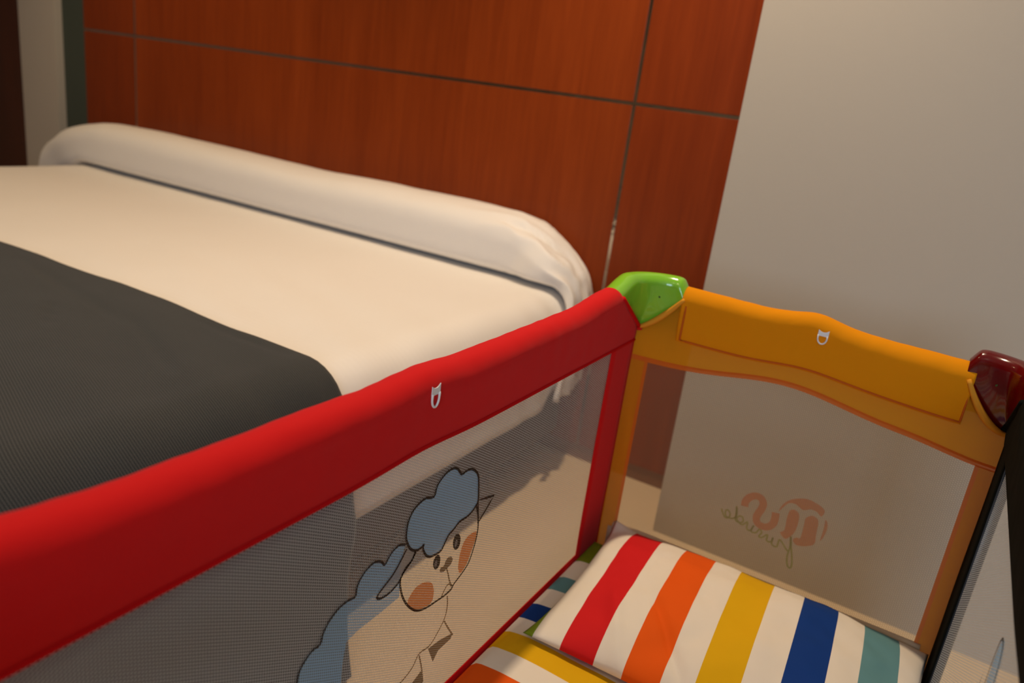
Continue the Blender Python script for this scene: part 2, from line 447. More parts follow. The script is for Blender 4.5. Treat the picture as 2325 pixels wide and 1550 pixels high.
# bolster in a white cover, its open end falling over the side of the bed
OUTER = [(-3.305, 0.40), (-3.315, 0.47), (-3.31, 0.53), (-3.28, 0.59), (-3.20, 0.645), (-3.10, 0.685), (-3.0, 0.708), (-2.88, 0.722), (-2.4, 0.724),
         (-1.9, 0.714), (-1.5, 0.722), (-1.25, 0.724), (-1.13, 0.722), (-1.07, 0.720), (-1.01, 0.709), (-0.955, 0.685), (-0.91, 0.655), (-0.873, 0.626), (-0.844, 0.595),
         (-0.825, 0.555), (-0.818, 0.51), (-0.816, 0.45), (-0.816, 0.36), (-0.818, 0.262)]
def catmull(P, n):
    out = []
    for i in range(len(P) - 1):
        p0, p1, p2, p3 = P[max(i - 1, 0)], P[i], P[i + 1], P[min(i + 2, len(P) - 1)]
        m1 = ((p2[0] - p0[0]) / 2, (p2[1] - p0[1]) / 2); m2 = ((p3[0] - p1[0]) / 2, (p3[1] - p1[1]) / 2)
        L = math.dist(p1, p2)
        for mm in (0, 1):
            q = (m1, m2)[mm]; l = math.hypot(*q)
            if l > L * 1.1: q = (q[0] / l * L, q[1] / l * L)
            if mm == 0: m1 = q
            else: m2 = q
        for k in range(n):
            t = k / n; t2 = t * t; t3 = t2 * t
            out.append(tuple((2 * t3 - 3 * t2 + 1) * p1[c] + (t3 - 2 * t2 + t) * m1[c] + (-2 * t3 + 3 * t2) * p2[c] + (t3 - t2) * m2[c] for c in (0, 1)))
    out.append(P[-1]); return out
OC = catmull(OUTER, 12)
# even spacing along the curve
acc = [0.0]
for k in range(1, len(OC)): acc.append(acc[-1] + math.dist(OC[k], OC[k - 1]))
def oc(s):
    s = max(0.0, min(acc[-1], s)); k = 1
    while acc[k] < s and k < len(acc) - 1: k += 1
    w = (s - acc[k - 1]) / max(1e-9, acc[k] - acc[k - 1])
    return (OC[k - 1][0] * (1 - w) + OC[k][0] * w, OC[k - 1][1] * (1 - w) + OC[k][1] * w)
def in_bed(x, z, m=0.010, r=0.085):
    x0, x1, z1 = BX0 - m, BX1 + m, BZ + m
    if x < x0 or x > x1 or z > z1: return False
    cx = min(max(x, x0 + r), x1 - r)
    if z > z1 - r and cx != x: return math.hypot(x - cx, z - (z1 - r)) < r
    return True
NB = 230; RINGS = []
for k in range(NB):
    s = acc[-1] * k / (NB - 1)
    p = oc(s); a = oc(s - 0.012); c = oc(s + 0.012)
    dx, dz = c[0] - a[0], c[1] - a[1]; L = math.hypot(dx, dz); nx, nz = -dz / L, dx / L
    T = 0.0
    while T < 0.166 and not in_bed(p[0] - nx * T, p[1] - nz * T): T += 0.001
    RINGS.append([p[0], p[1], nx, nz, T])
for _ in range(6):
    Ts = [r[4] for r in RINGS]
    for k in range(1, NB - 1): RINGS[k][4] = min(Ts[k], (Ts[k - 1] + Ts[k] + Ts[k + 1]) / 3)
for k in range(NB):      # the open ends of the cover are flat
    RINGS[k][4] = min(RINGS[k][4], 0.018 + 1.1 * max(0.0, k - 0) / NB * 2.2)
def bolster_fn(u, v):
    x0, z0, nx, nz, T = RINGS[round(u * (NB - 1))]
    rn = max(0.006, T / 2 - 0.0005)
    cx, cz = x0 - nx * T / 2, z0 - nz * T / 2
    eR = sstep(-1.10, -0.86, x0) if x0 > -2 else 0.0
    eL = sstep(-3.08, -3.26, x0)
    th = v * 2 * PI; c, s = math.cos(th), math.sin(th)
    k = (0.8 - 0.1 * eR) if s > 0 else 0.36
    ry = 0.103 - 0.012 * eL + 0.004 * eR
    oy = math.copysign(abs(c) ** k, c) * ry; on = math.copysign(abs(s) ** k, s) * rn
    if s > -0.1:
        w = sstep(-0.1, 0.4, s)
        # gathered cloth near the ends: ridges that run over the end and down the side of the bed
        start = sstep(-1.34, -0.95, x0) if x0 > -2 else 0.0
        q = oy * 62 + 5.5 * (x0 + z0) * start + 2.6 * fbm(x0 * 1.2, oy, z0, 3.5)
        ridge = 1 - 2 * abs(math.sin(q)) ** 0.75
        on += w * ridge * (0.35 + 0.65 * sstep(0.06, -0.02, oy)) * (0.0105 * start * (0.45 + 0.55 * eR) + 0.003 * eL)
        if x0 > -1.3:
            t = sstep(-1.12, -0.83, x0) + max(0.0, 0.56 - z0) * 1.5
            g1 = oy - (-0.078 + 0.060 * t); g2 = oy - (0.062 - 0.012 * t)
            on -= w * 0.022 * math.exp(-(g1 / 0.010) ** 2) * sstep(-1.10, -1.0, x0)
            on -= w * 0.018 * math.exp(-(g2 / 0.007) ** 2) * sstep(-0.96, -0.88, x0)
        on += w * 0.004 * fbm(x0 * 0.7, oy * 2 + 3, z0, 4) * (1 - eR)
        on = max(on, -rn + 0.002 if s > 0.3 else on)
    yc = 1.912
    cx -= 0.030 * eR * sstep(-0.02, 0.10, oy)
    flare = sstep(-0.98, -0.86, x0) * sstep(0.2, 1.0, -c) * (x0 > -2)
    return (cx + nx * on + flare * 0.006, yc + oy - flare * 0.030 * (0.6 + 0.4 * math.sin(z0 * 30)), cz + nz * on + flare * 0.004)
b = MB(); b.grid(bolster_fn, 230, 72, closev=True)
n = 72; tot = 230 * n
b.f.append(tuple(range(n))); b.m.append(0); b.f.append(tuple(range(tot - n, tot))[::-1]); b.m.append(0)
o = b.build('bolster', MT['bolster'])
setp(o, 'long white covered bolster pillow lying across the head of the bed', 'bolster')
fixn(o)

# ------------------------------------------------------------------ playpen
XL, XR, YN, YF = -0.4546, 0.137, 0.017, 1.289
pen = empty('playpen', ((XL + XR) / 2, (YN + YF) / 2, 0.0), 'folding travel cot with red, amber and black padded rails beside the bed', 'playpen')

# side frames: (origin, along, interior)
SIDES = {'L': (Vector((XL, 0, 0)), Vector((0, 1, 0)), Vector((1, 0, 0))),
         'R': (Vector((XR, 0, 0)), Vector((0, 1, 0)), Vector((-1, 0, 0))),
         'F': (Vector((0, YF, 0)), Vector((1, 0, 0)), Vector((0, -1, 0))),
         'N': (Vector((0, YN, 0)), Vector((1, 0, 0)), Vector((0, 1, 0)))}
def place(side, a, i, z):
    o, A, I = SIDES[side]; return o + A * a + I * i + Vector((0, 0, z))

def rail(side, a0, a1, slant, zt, zb, m, name, seed, hem=None):
    """padded fabric sleeve round the top tube, flap hanging to zb(a)"""
    prof = []
    def section(a):
        top, bot = zt(a), zb(a); r = 0.022; c = -0.008; zc = top - r
        P = [(0.003, bot), (0.0052, bot + 0.002), (0.0056, bot + 0.004)]
        for k in range(1, 9):
            q = k / 9; P.append((0.0056 + (0.014 - 0.0056) * q ** 0.8, bot + 0.004 + (zc - bot - 0.004) * q))
        for k in range(0, 13):
            t = PI * k / 12; P.append((c + r * math.cos(t), zc + r * math.sin(t)))
        for k in range(8, 0, -1):
            q = k / 9; P.append((-0.020 - 0.010 * q, bot + (zc - bot) * q))
        P.append((-0.019, bot)); P.append((-0.008, bot - 0.0005))
        return P
    n = 150; nv = len(section(0.5 * (a0 + a1)))
    b = MB()
    def fn(u, v):
        j = round(v * nv) % nv
        a = a0 + (a1 - a0) * u
        i, z = section(a)[j]
        # slanted ends: the flap reaches further into the corner than the tube does
        k = sstep(0.0, 1.0, (zt(a) - z) / 0.10) * slant
        mid = 0.5 * (a0 + a1)
        aa = mid + (a - mid) * (1 + k / (0.5 * (a1 - a0)))
        w = 0.0013 * fbm(aa * 1.0 + seed, z * 3, seed, 9) + 0.0007 * noise.noise(Vector((aa * 40, z * 14 + aa * 22, seed)))
        inner = 1 if i > -0.008 else -1
        d = w * sstep(0, 0.03, z - zb(a))
        p = place(side, aa, i + inner * d, z + (w * 0.5 if z > zt(a) - 0.03 else 0))
        return p
    b.grid(fn, n, nv, closev=True)
    tot = n * nv
    b.f.append(tuple(range(nv))); b.m.append(0); b.f.append(tuple(range(tot - nv, tot))[::-1]); b.m.append(0)
    o = fixn(b.build(name, m, pen))
    if hem:
        b = MB(); pts = [place(side, (0.5 * (a0 + a1)) + (a0 + (a1 - a0) * k / 60 - 0.5 * (a0 + a1)) * (1 + slant / (0.5 * (a1 - a0))), 0.0055, zb(a0 + (a1 - a0) * k / 60) + 0.0025) for k in range(61)]
        b.tube(pts, 0.0028, 8); b.build('hem', hem, o)
    return o

mid = (YN + YF) / 2
def zt_long(a): return 0.7515 - 0.004 * sstep(0.6, 0.15, abs(a - mid) / 1.0) + 0.011 * sstep(1.0, 1.19, a) + 0.011 * sstep(0.31, 0.12, a) + 0.0035 * math.exp(-((a - mid) / 0.05) ** 2)
def zb_long(a): return 0.650 + 0.0045 * math.exp(-((a - mid) / 0.06) ** 2)
midx = (XL + XR) / 2
def zt_end(a): return 0.762 - 0.010 * (a + 0.37) / 0.44 + 0.011 * math.exp(-((a - midx) / 0.045) ** 2) + 0.003
def zb_end(a): return 0.668 - 0.007 * sstep(-0.1, 0.07, a) + 0.009 * math.exp(-((a - midx) / 0.07) ** 2)
rail('L', 0.140, 1.166, 0.112, zt_long, zb_long, MT['red'], 'red_rail_cover', 1.0, MT['red_hem'])
rail('R', 0.140, 1.166, 0.112, zt_long, zb_long, MT['black'], 'black_rail_cover', 2.0)
rail('F', -0.377, 0.072, 0.0, zt_end, zb_end, MT['amber'], 'amber_rail_cover', 3.0)
rail('N', -0.377, 0.072, 0.0, zt_end, zb_end, MT['amber'], 'amber_rail_cover', 5.0)

# seam lines of the amber flap
def polyline_tube(name, pts, r, m, parent, n=8):
    b = MB(); b.tube(pts, r, n); return b.build(name, m, parent)
for sd in ('F', 'N'):
    pts = [place(sd, -0.368, 0.0145, 0.735 - 0.06 * k / 10) for k in range(11)]
    pts += [place(sd, -0.368 + 0.438 * k / 50, 0.0085, zb_end(-0.368 + 0.438 * k / 50) + 0.0045) for k in range(51)]
    pts += [place(sd, 0.0705, 0.009 + 0.004 * k / 10, 0.668 + 0.06 * k / 10) for k in range(11)]
    polyline_tube('seam', [p + SIDES[sd][2] * -0.002 for p in pts], 0.0016, MT['coral_hem'], pen)

# corner brackets of glossy plastic
def cap(cx, cy, sx, sy, m, name):
    e0, e1, ee = (0.676, 0.062, 1.4) if sx > 0 else (0.665, 0.068, 1.9)
    R = 0.075
    # path in local coordinates (lx towards the interior along x, ly towards the interior along y), corner at 0,0
    path = []
    y0 = 0.140
    for k in range(10): path.append((-0.008, y0 + (R - 0.008 - y0) * k / 10))
    for k in range(25):
        a = PI - (PI / 2) * k / 24 * 1.0
        path.append((-0.008 + R + R * math.cos(a), -0.008 + R - R * math.sin(a)))
    for k in range(1, 7): path.append((-0.008 + R + (0.078 - R + 0.008) * k / 6, -0.008))
    N = len(path)
    sec_n = 26
    def fn(u, v):
        f = u * (N - 1); i = min(int(f), N - 2); w = f - i
        px = path[i][0] * (1 - w) + path[i + 1][0] * w; py = path[i][1] * (1 - w) + path[i + 1][1] * w
        tx = path[i + 1][0] - path[i][0]; ty = path[i + 1][1] - path[i][1]; L = math.hypot(tx, ty)
        nx, ny = -ty / L, tx / L      # points to the interior of the cot
        if nx * (0.3 - px) + ny * (0.3 - py) < 0: nx, ny = -nx, -ny
        # bottom edge of the inner face: a point near the sharp corner
        s = u
        if s < 0.55: q = s / 0.55; bx, by = 0.002, 0.135 * (1 - q) + 0.002 * q; bz = 0.745 + (e0 - 0.745) * q
        else: q = (s - 0.55) / 0.45; bx, by = 0.002 + 0.080 * q, 0.002; bz = e0 + e1 * q ** ee
        zr = 0.7425 + 0.0185 * sstep(0, 0.3, s) * sstep(1.0, 0.80, s) ** 0.6; r = 0.0175
        j = v * (sec_n - 1)
        ix, iy = px + nx * r * 1.0, py + ny * r * 1.0
        if j <= 10:
            q = j / 10
            k = q ** 1.0
            # concave wall: drops steeply from the rim, then runs out to the corner
            wq = 1 - (1 - q) ** 2.2
            x = bx + (ix - bx) * (0.35 * q + 0.65 * wq); y = by + (iy - by) * (0.35 * q + 0.65 * wq); z = bz + (zr - bz) * q
        elif j <= 20:
            t = PI * (j - 10) / 10
            x = px + nx * r * math.cos(t); y = py + ny * r * math.cos(t); z = zr + r * 0.95 * math.sin(t)
        else:
            q = (j - 20) / 5
            x = px - nx * (r + 0.004 * math.sin(q * 3)); y = py - ny * (r + 0.004 * math.sin(q * 3)); z = zr - 0.085 * q
        return (cx + sx * x, cy + sy * y, z)
    b = MB(); b.grid(fn, 60, sec_n)
    o = b.build(name, m, pen); fixn(o); solid(o, 0.002, 0.0)
    sm = o.modifiers.new('s', 'SUBSURF'); sm.levels = 1; sm.render_levels = 1
    # screw hole
    p = Vector(fn(0.66, 7.2 / 25)); e = Vector((sx, sy, 0.5)).normalized()
    ux = e.cross(Vector((0, 0, 1))).normalized(); uy = ux.cross(e)
    b = MB(); c0 = p + e * 0.002
    b.add([c0] + [c0 + ux * 0.0019 * math.cos(t * PI / 6) + uy * 0.0019 * math.sin(t * PI / 6) for t in range(12)], [(0, 1 + k, 1 + (k + 1) % 12) for k in range(12)])
    b.build('screw_hole', MT['dark_green_pl'], o)
    return o
cap(XL, YF, 1, -1, MT['green_pl'], 'corner_bracket')
cap(XR, YF, -1, -1, MT['maroon_pl'], 'corner_bracket')
cap(XL, YN, 1, 1, MT['maroon_pl'], 'corner_bracket')
cap(XR, YN, -1, 1, MT['green_pl'], 'corner_bracket')

# corner posts, feet and base tray
for cx, cy in ((XL - .012, YF + .012), (XR + .012, YF + .012), (XL - .012, YN - .012), (XR + .012, YN - .012)):
    b = MB(); b.tube([(cx, cy, 0.03), (cx, cy, 0.70)], 0.0115, 14); b.build('post', MT['tube'], pen)
    b = MB(); b.rbox(cx - .028, cx + .028, cy - .028, cy + .028, 0.0, 0.05, 0.01); b.build('foot', MT['maroon_pl'], pen)
b = MB(); b.rbox(XL + .002, XR - .002, YN + .002, YF - .002, 0.150, 0.198, 0.008); b.build('base_tray', MT['black'], pen, False)

def sheet_quad(name, side, a0, a1, z0f, z1f, i, m, thick=0.0, na=60, nz=8, wob=0.0):
    b = MB()
    def fn(u, v):
        a = a0 + (a1 - a0) * u; z0, z1 = z0f(a), z1f(a); z = z0 + (z1 - z0) * v
        return place(side, a, i + wob * noise.noise(Vector((a * 5, z * 5, i * 90))), z)
    b.grid(fn, na, nz)
    o = b.build(name, m, pen)
    if thick: solid(o, thick, 0.0)
    return o
K = lambda c: (lambda a: c)
# long sides: mesh with sewn borders in the rail's colour
for sd, m, nm in (('L', MT['red'], 'red_border'), ('R', MT['black'], 'black_border')):
    wL = 0.102 if sd == 'L' else 0.085
    for y0, y1 in ((YF - wL, YF - 0.002), (YN + 0.002, YN + wL)):
        sheet_quad(nm, sd, y0, y1, K(0.19), K(0.668), 0.0028, m, 0.002, 6, 24, 0.002)
    sheet_quad('side_mesh', sd, YN + 0.09, YF - 0.09, K(0.205), K(0.668), 0.0, MT['mesh'], 0, 40, 20)
polyline_tube('bottom_piping', [place('L', YN + .01 + 1.25 * k / 40, 0.002, 0.247) for k in range(41)], 0.0013, MT['red_hem'], pen)
sheet_quad('bottom_border', 'L', YN + .01, YF - .01, K(0.16), K(0.246), 0.001, MT['red'], 0.002, 10, 4)
sheet_quad('bottom_border', 'R', YN + .01, YF - .01, K(0.16), K(0.250), 0.001, MT['black'], 0.002, 10, 4)

# end panels
def hem_z(a): return 0.622 + 0.022 * math.exp(-((a - midx + .02) / 0.12) ** 2) + 0.004 * math.cos((a - midx) * 9) - 0.010 * sstep(0.0, 0.13, a)
def top_z(a):
    l = (a - XL - 0.006) / 0.075; r = (XR - 0.006 - a) / 0.070
    q = max(0.0, min(1.0, l, r))
    if l < r: return 0.676 + 0.068 * q ** 1.4
    return 0.665 + 0.074 * q ** 1.9
for sd in ('F', 'N'):
    o = sheet_quad('amber_border', sd, XL + .004, XR - .004, lambda a: hem_z(a) + 0.001, top_z, 0.0035, MT['amber_sheer'], 0.0, 90, 8, 0.001)
    sheet_quad('coral_hem', sd, XL + .004, XR - .004, lambda a: hem_z(a) - 0.004, lambda a: hem_z(a) + 0.005, 0.0042, MT['coral_hem'], 0.0, 90, 3)
    for a0, a1, h0, h1 in ((XL + .003, XL + .030, XL + .030, XL + .036), (XR - .024, XR - .003, XR - .030, XR - .024)):
        sheet_quad('amber_side_strip', sd, a0, a1, K(0.19), lambda a: hem_z(a) - 0.002, 0.0035, MT['side_sheer'], 0.0, 6, 24)
        sheet_quad('coral_side_hem', sd, h0, h1, K(0.19), lambda a: hem_z(a) - 0.002, 0.0038, MT['coral_hem'], 0.0, 3, 24)
    sheet_quad('end_mesh', sd, XL + .03, XR - .024, K(0.205), lambda a: hem_z(a), 0.0, MT['mesh_end'], 0, 40, 12)
    # soft liner roll along the foot of the panel
    polyline_tube('liner_roll', [place(sd, XL + .03 + (XR - XL - .05) * k / 30, 0.004, 0.2795) for k in range(31)], 0.0085, MT['beige_fab'], pen, 12)
    sheet_quad('liner', sd, XL + .02, XR - .02, K(0.19), K(0.275), 0.004, MT['beige_fab'], 0.003, 30, 4)
    # rolled piping under the corner brackets
    for sgn in (0, 1):
        pts = []; rr = []
        for k in range(21):
            a = (XL + 0.006 + 0.076 * k / 20) if sgn == 0 else (XR - 0.005 - 0.068 * k / 20)
            pts.append(place(sd, a, 0.008 + 0.006 * k / 20, top_z(a) + 0.001)); rr.append(0.0032 + 0.0022 * math.sin(PI * k / 20))
        polyline_tube('corner_piping', pts, rr, MT['amber_hem'], pen)
    for xx, mm in ((XL + .004, MT['red']), (XR - .005, MT['black'])):
        polyline_tube('corner_piping', [place(sd, xx - .003, 0.006, 0.676), place(sd, xx + .003, 0.008, 0.675), place(sd, xx + (.009 if xx < 0 else -.009), 0.009, 0.677)], 0.0055, mm, pen)
# dark lining edge where the red sleeve ends
for k, (sd, mm) in enumerate((('L', MT['red_hem']), ('R', MT['black']))):
    pts = [place(sd, 1.170 + 0.106 * q / 14, 0.0125 - 0.003 * q / 14, 0.748 - 0.068 * (q / 14)) for q in range(15)]
    polyline_tube('sleeve_edge', pts, 0.004, mm, pen)

# small white sewn tags at the middle of the rails
def dtag(side, a, z, i_top, i_bot, w, h, lean=0.0, zref=None):
    b = MB()
    def P(x, y, t=0.0):
        zz = z - y; q = y / h
        return place(side, a + x + lean * y, i_top + (i_bot - i_top) * q + 0.0012 + t, zz)
    hw = w / 2
    # cloth part
    f = []
    cloth = [(-hw, 0), (-hw * .5, .0025), (0, .0032), (hw * .5, .0022), (hw, -.001), (hw, h * .42), (-hw, h * .42)]
    n = len(cloth)
    b.add([P(x, y) for x, y in cloth] + [P(x, y, .001) for x, y in cloth], [tuple(range(n)), tuple(range(2 * n - 1, n - 1, -1))] + [(k, (k + 1) % n, n + (k + 1) % n, n + k) for k in range(n)])
    o = fixn(b.build('tag', MT['tag'], pen, False))
    pts = [P(-hw * .86, h * .35, .001)]
    for k in range(13):
        t = PI - PI * k / 12; pts.append(P(hw * .86 * math.cos(t), h * .55 + h * .42 * math.sin(t), .001))
    pts.append(P(hw * .86, h * .35, .001))
    polyline_tube('tag_ring', pts, 0.0013, MT['tag'], o)
dtag('L', 0.6530, 0.7360, 0.0135, 0.0118, 0.0150, 0.0275, 0.10)
dtag('F', -0.1435, 0.7530, 0.0150, 0.0138, 0.0160, 0.0230, 0.0)
dtag('R', 0.6530, 0.7360, 0.0135, 0.0118, 0.0150, 0.0275, 0.10)

# ------------------------------------------------------------------ printed pictures on the mesh
HAIR = [(0.7995, 0.5273), (0.7964, 0.5472), (0.7923, 0.565), (0.7845, 0.576), (0.7719, 0.5842), (0.7608, 0.5862), (0.7498, 0.5856), (0.7399, 0.596), (0.7288, 0.6017), (0.7157, 0.6014), (0.7051, 0.5971), (0.6968, 0.5899), (0.6925, 0.5779), (0.6763, 0.5826), (0.663, 0.581), (0.652, 0.5755), (0.6449, 0.5643), (0.6434, 0.5506), (0.6455, 0.5392), (0.6549, 0.524), (0.6666, 0.5161), (0.6774, 0.5151), (0.6818, 0.5169), (0.6811, 0.5111), (0.6875, 0.5002), (0.6967, 0.4922), (0.7086, 0.489), (0.7219, 0.4887), (0.7289, 0.4966), (0.736, 0.5047), (0.7475, 0.5085), (0.7588, 0.5136), (0.7751, 0.5133), (0.7875, 0.516), (0.7957, 0.5218)]
FACE = [(0.7957, 0.5218), (0.8039, 0.504), (0.8077, 0.4878), (0.8082, 0.4705), (0.8041, 0.4529), (0.7947, 0.4328), (0.7795, 0.4234), (0.7642, 0.4169), (0.7579, 0.4118), (0.744, 0.4098), (0.7263, 0.4113), (0.7058, 0.4136), (0.6888, 0.4183), (0.6748, 0.427), (0.6603, 0.4422), (0.6489, 0.4599), (0.6423, 0.4768), (0.6407, 0.4885), (0.6429, 0.4938), (0.6492, 0.5012), (0.6604, 0.5062), (0.6651, 0.5158)]
EARR = [(0.799, 0.5275), (0.8227, 0.5218), (0.8417, 0.5172), (0.8331, 0.5106), (0.8222, 0.5019), (0.8111, 0.4935), (0.807, 0.4894)]
EARL = [(0.6471, 0.5279), (0.6383, 0.5175), (0.6257, 0.5051), (0.6101, 0.4967), (0.5999, 0.4909), (0.5989, 0.4877), (0.6048, 0.4833), (0.6202, 0.4816), (0.6366, 0.4864), (0.6442, 0.4953), (0.655, 0.5026), (0.663, 0.5093), (0.6667, 0.515)]
CHEEKR = [(0.807, 0.476), (0.7856, 0.4788), (0.7744, 0.4698), (0.7696, 0.4506), (0.771, 0.4353), (0.778, 0.4254), (0.791, 0.4323), (0.7993, 0.4478), (0.8061, 0.4617)]
CHEEKL = [(0.7067, 0.4494), (0.6925, 0.4571), (0.6764, 0.4591), (0.6649, 0.4531), (0.6607, 0.4443), (0.666, 0.4344), (0.6786, 0.4224), (0.6954, 0.4173), (0.7123, 0.4146), (0.7176, 0.4234), (0.7143, 0.4394)]
NOSE = [(0.7336, 0.4596), (0.7392, 0.4673), (0.7481, 0.4663), (0.7535, 0.46), (0.7504, 0.4532), (0.7419, 0.4517), (0.7353, 0.45), (0.7259, 0.4547), (0.7267, 0.4604)]
MOUTH = [(0.7399, 0.4535), (0.7455, 0.4415), (0.7505, 0.4292), (0.7579, 0.4154)]
MOUTH2 = [(0.7369, 0.4101), (0.7416, 0.4196), (0.7493, 0.4238), (0.7589, 0.4161), (0.7581, 0.4104)]
EYE1 = [(0.7676, 0.4782), (0.7664, 0.4741), (0.7641, 0.4715), (0.7609, 0.4708), (0.7573, 0.472), (0.7539, 0.475), (0.7513, 0.4792), (0.7497, 0.484), (0.7494, 0.4888), (0.7505, 0.4928), (0.7528, 0.4953), (0.756, 0.4961), (0.7595, 0.495), (0.7629, 0.4922), (0.7656, 0.4879), (0.7673, 0.483)]
EYE2 = [(0.7236, 0.4696), (0.7224, 0.4661), (0.7201, 0.464), (0.7173, 0.4634), (0.7142, 0.4646), (0.7114, 0.4673), (0.7093, 0.471), (0.7082, 0.4753), (0.7083, 0.4794), (0.7095, 0.4828), (0.7117, 0.485), (0.7145, 0.4855), (0.7176, 0.4844), (0.7204, 0.4818), (0.7225, 0.4781), (0.7236, 0.4738)]
GL1 = [(0.7597, 0.4802), (0.7585, 0.4773), (0.7566, 0.4762), (0.7547, 0.4774), (0.7535, 0.4804), (0.7534, 0.484), (0.7545, 0.4869), (0.7564, 0.4879), (0.7584, 0.4868), (0.7596, 0.4838)]
GL2 = [(0.7167, 0.4714), (0.7156, 0.4689), (0.7139, 0.468), (0.7121, 0.4692), (0.7109, 0.4719), (0.7109, 0.4752), (0.7119, 0.4777), (0.7137, 0.4786), (0.7155, 0.4775), (0.7166, 0.4747)]
WOOLLINE = [(0.6446, 0.535), (0.6325, 0.5403), (0.6215, 0.5385), (0.6139, 0.5331), (0.6078, 0.5269), (0.6002, 0.5349), (0.5891, 0.5396), (0.5765, 0.5372), (0.5671, 0.5303), (0.5618, 0.5213), (0.5603, 0.5112), (0.5491, 0.5125), (0.5349, 0.5109), (0.5216, 0.5032), (0.5132, 0.4927), (0.5096, 0.4813), (0.4984, 0.4807), (0.488, 0.474), (0.481, 0.4651), (0.4791, 0.4528), (0.4804, 0.4381), (0.488, 0.4205)]
WOOL = [(0.6446, 0.535), (0.6325, 0.5403), (0.6215, 0.5385), (0.6139, 0.5331), (0.6078, 0.5269), (0.6002, 0.5349), (0.5891, 0.5396), (0.5765, 0.5372), (0.5671, 0.5303), (0.5618, 0.5213), (0.5603, 0.5112), (0.5491, 0.5125), (0.5349, 0.5109), (0.5216, 0.5032), (0.5132, 0.4927), (0.5096, 0.4813), (0.4984, 0.4807), (0.488, 0.474), (0.481, 0.4651), (0.4791, 0.4528), (0.4804, 0.4381), (0.488, 0.4205), (0.5108, 0.3995), (0.5481, 0.3848), (0.5484, 0.404), (0.5483, 0.4253), (0.5518, 0.4564), (0.5715, 0.4606), (0.6087, 0.4614), (0.6425, 0.4636), (0.6423, 0.4768), (0.6407, 0.4885), (0.6395, 0.5084)]
CHEST = [(0.7501, 0.4051), (0.7535, 0.3859), (0.7493, 0.3684), (0.7358, 0.3541), (0.7201, 0.3441), (0.6979, 0.3461), (0.6852, 0.3325), (0.6639, 0.3251), (0.6422, 0.3259)]
LEG1 = [(0.7498, 0.3656), (0.7622, 0.3467), (0.777, 0.3258)]
HOOF1 = [(0.7765, 0.3288), (0.7741, 0.3211), (0.7449, 0.3204), (0.7344, 0.3088), (0.7191, 0.3397), (0.745, 0.3369)]
LEG2 = [(0.6983, 0.3433), (0.7072, 0.3175), (0.7141, 0.2899)]
HOOF2 = [(0.708, 0.3119), (0.7153, 0.2865), (0.7154, 0.2631), (0.6898, 0.2766), (0.6877, 0.3034)]
LS = [(-0.1985, 0.41), (-0.1988, 0.4198), (-0.1931, 0.4306), (-0.1833, 0.4366), (-0.1742, 0.4347), (-0.1692, 0.4262), (-0.1708, 0.4144), (-0.1747, 0.4015), (-0.173, 0.3909), (-0.165, 0.3858), (-0.1548, 0.3873), (-0.1473, 0.3947), (-0.1449, 0.4056), (-0.1462, 0.419)]
LARC = [(-0.1423, 0.4234), (-0.1389, 0.4372), (-0.1295, 0.4506), (-0.1161, 0.4588), (-0.103, 0.4627), (-0.09, 0.4612), (-0.0774, 0.4569), (-0.0725, 0.4509), (-0.0749, 0.4418), (-0.0783, 0.4417), (-0.084, 0.4461), (-0.0935, 0.447), (-0.1038, 0.4414), (-0.1098, 0.4423), (-0.1191, 0.4467), (-0.1293, 0.4446), (-0.1356, 0.4358)]
LM1 = [(-0.1259, 0.4302), (-0.1212, 0.4355), (-0.114, 0.4351), (-0.109, 0.4289), (-0.1076, 0.413), (-0.1095, 0.3955), (-0.1161, 0.3829), (-0.1223, 0.3787), (-0.1313, 0.3861), (-0.1275, 0.3906), (-0.1254, 0.3971), (-0.1267, 0.4132)]
LM2 = [(-0.0982, 0.428), (-0.0909, 0.4365), (-0.0827, 0.4358), (-0.0778, 0.4297), (-0.0758, 0.4073), (-0.0748, 0.3884), (-0.0845, 0.38), (-0.0964, 0.3754), (-0.1036, 0.3757), (-0.1086, 0.3819), (-0.1041, 0.3881), (-0.0984, 0.3892), (-0.0976, 0.4006), (-0.098, 0.4171)]
LCR = [(-0.0682, 0.4378), (-0.0633, 0.4318), (-0.062, 0.4215), (-0.0634, 0.4086), (-0.0676, 0.3971), (-0.0674, 0.4109), (-0.0673, 0.4247)]
LG = [(-0.2358, 0.3905), (-0.2314, 0.3822), (-0.2255, 0.376), (-0.2198, 0.3791), (-0.2196, 0.3871), (-0.2246, 0.3922), (-0.2281, 0.3879), (-0.2249, 0.3791), (-0.2158, 0.3786), (-0.2102, 0.3824), (-0.2081, 0.3904), (-0.2113, 0.4048), (-0.2093, 0.3899), (-0.2082, 0.3789), (-0.2, 0.3766), (-0.1948, 0.3817), (-0.1977, 0.3891), (-0.2038, 0.388), (-0.2061, 0.3812), (-0.1956, 0.3742), (-0.1876, 0.3833), (-0.1861, 0.3711), (-0.1794, 0.3696), (-0.1758, 0.3812), (-0.178, 0.3688), (-0.1694, 0.3696), (-0.1652, 0.3786), (-0.1603, 0.3736), (-0.1634, 0.3651), (-0.1583, 0.3645), (-0.1504, 0.3736), (-0.1492, 0.3627), (-0.1419, 0.3631), (-0.1403, 0.3723), (-0.1399, 0.3597), (-0.1309, 0.3579), (-0.1294, 0.3728), (-0.1221, 0.3675), (-0.112, 0.3578), (-0.11, 0.3672), (-0.1132, 0.3869), (-0.1084, 0.368), (-0.1028, 0.3492), (-0.1, 0.3348), (-0.1015, 0.3284), (-0.1065, 0.3318), (-0.1104, 0.3457), (-0.1104, 0.3586)]

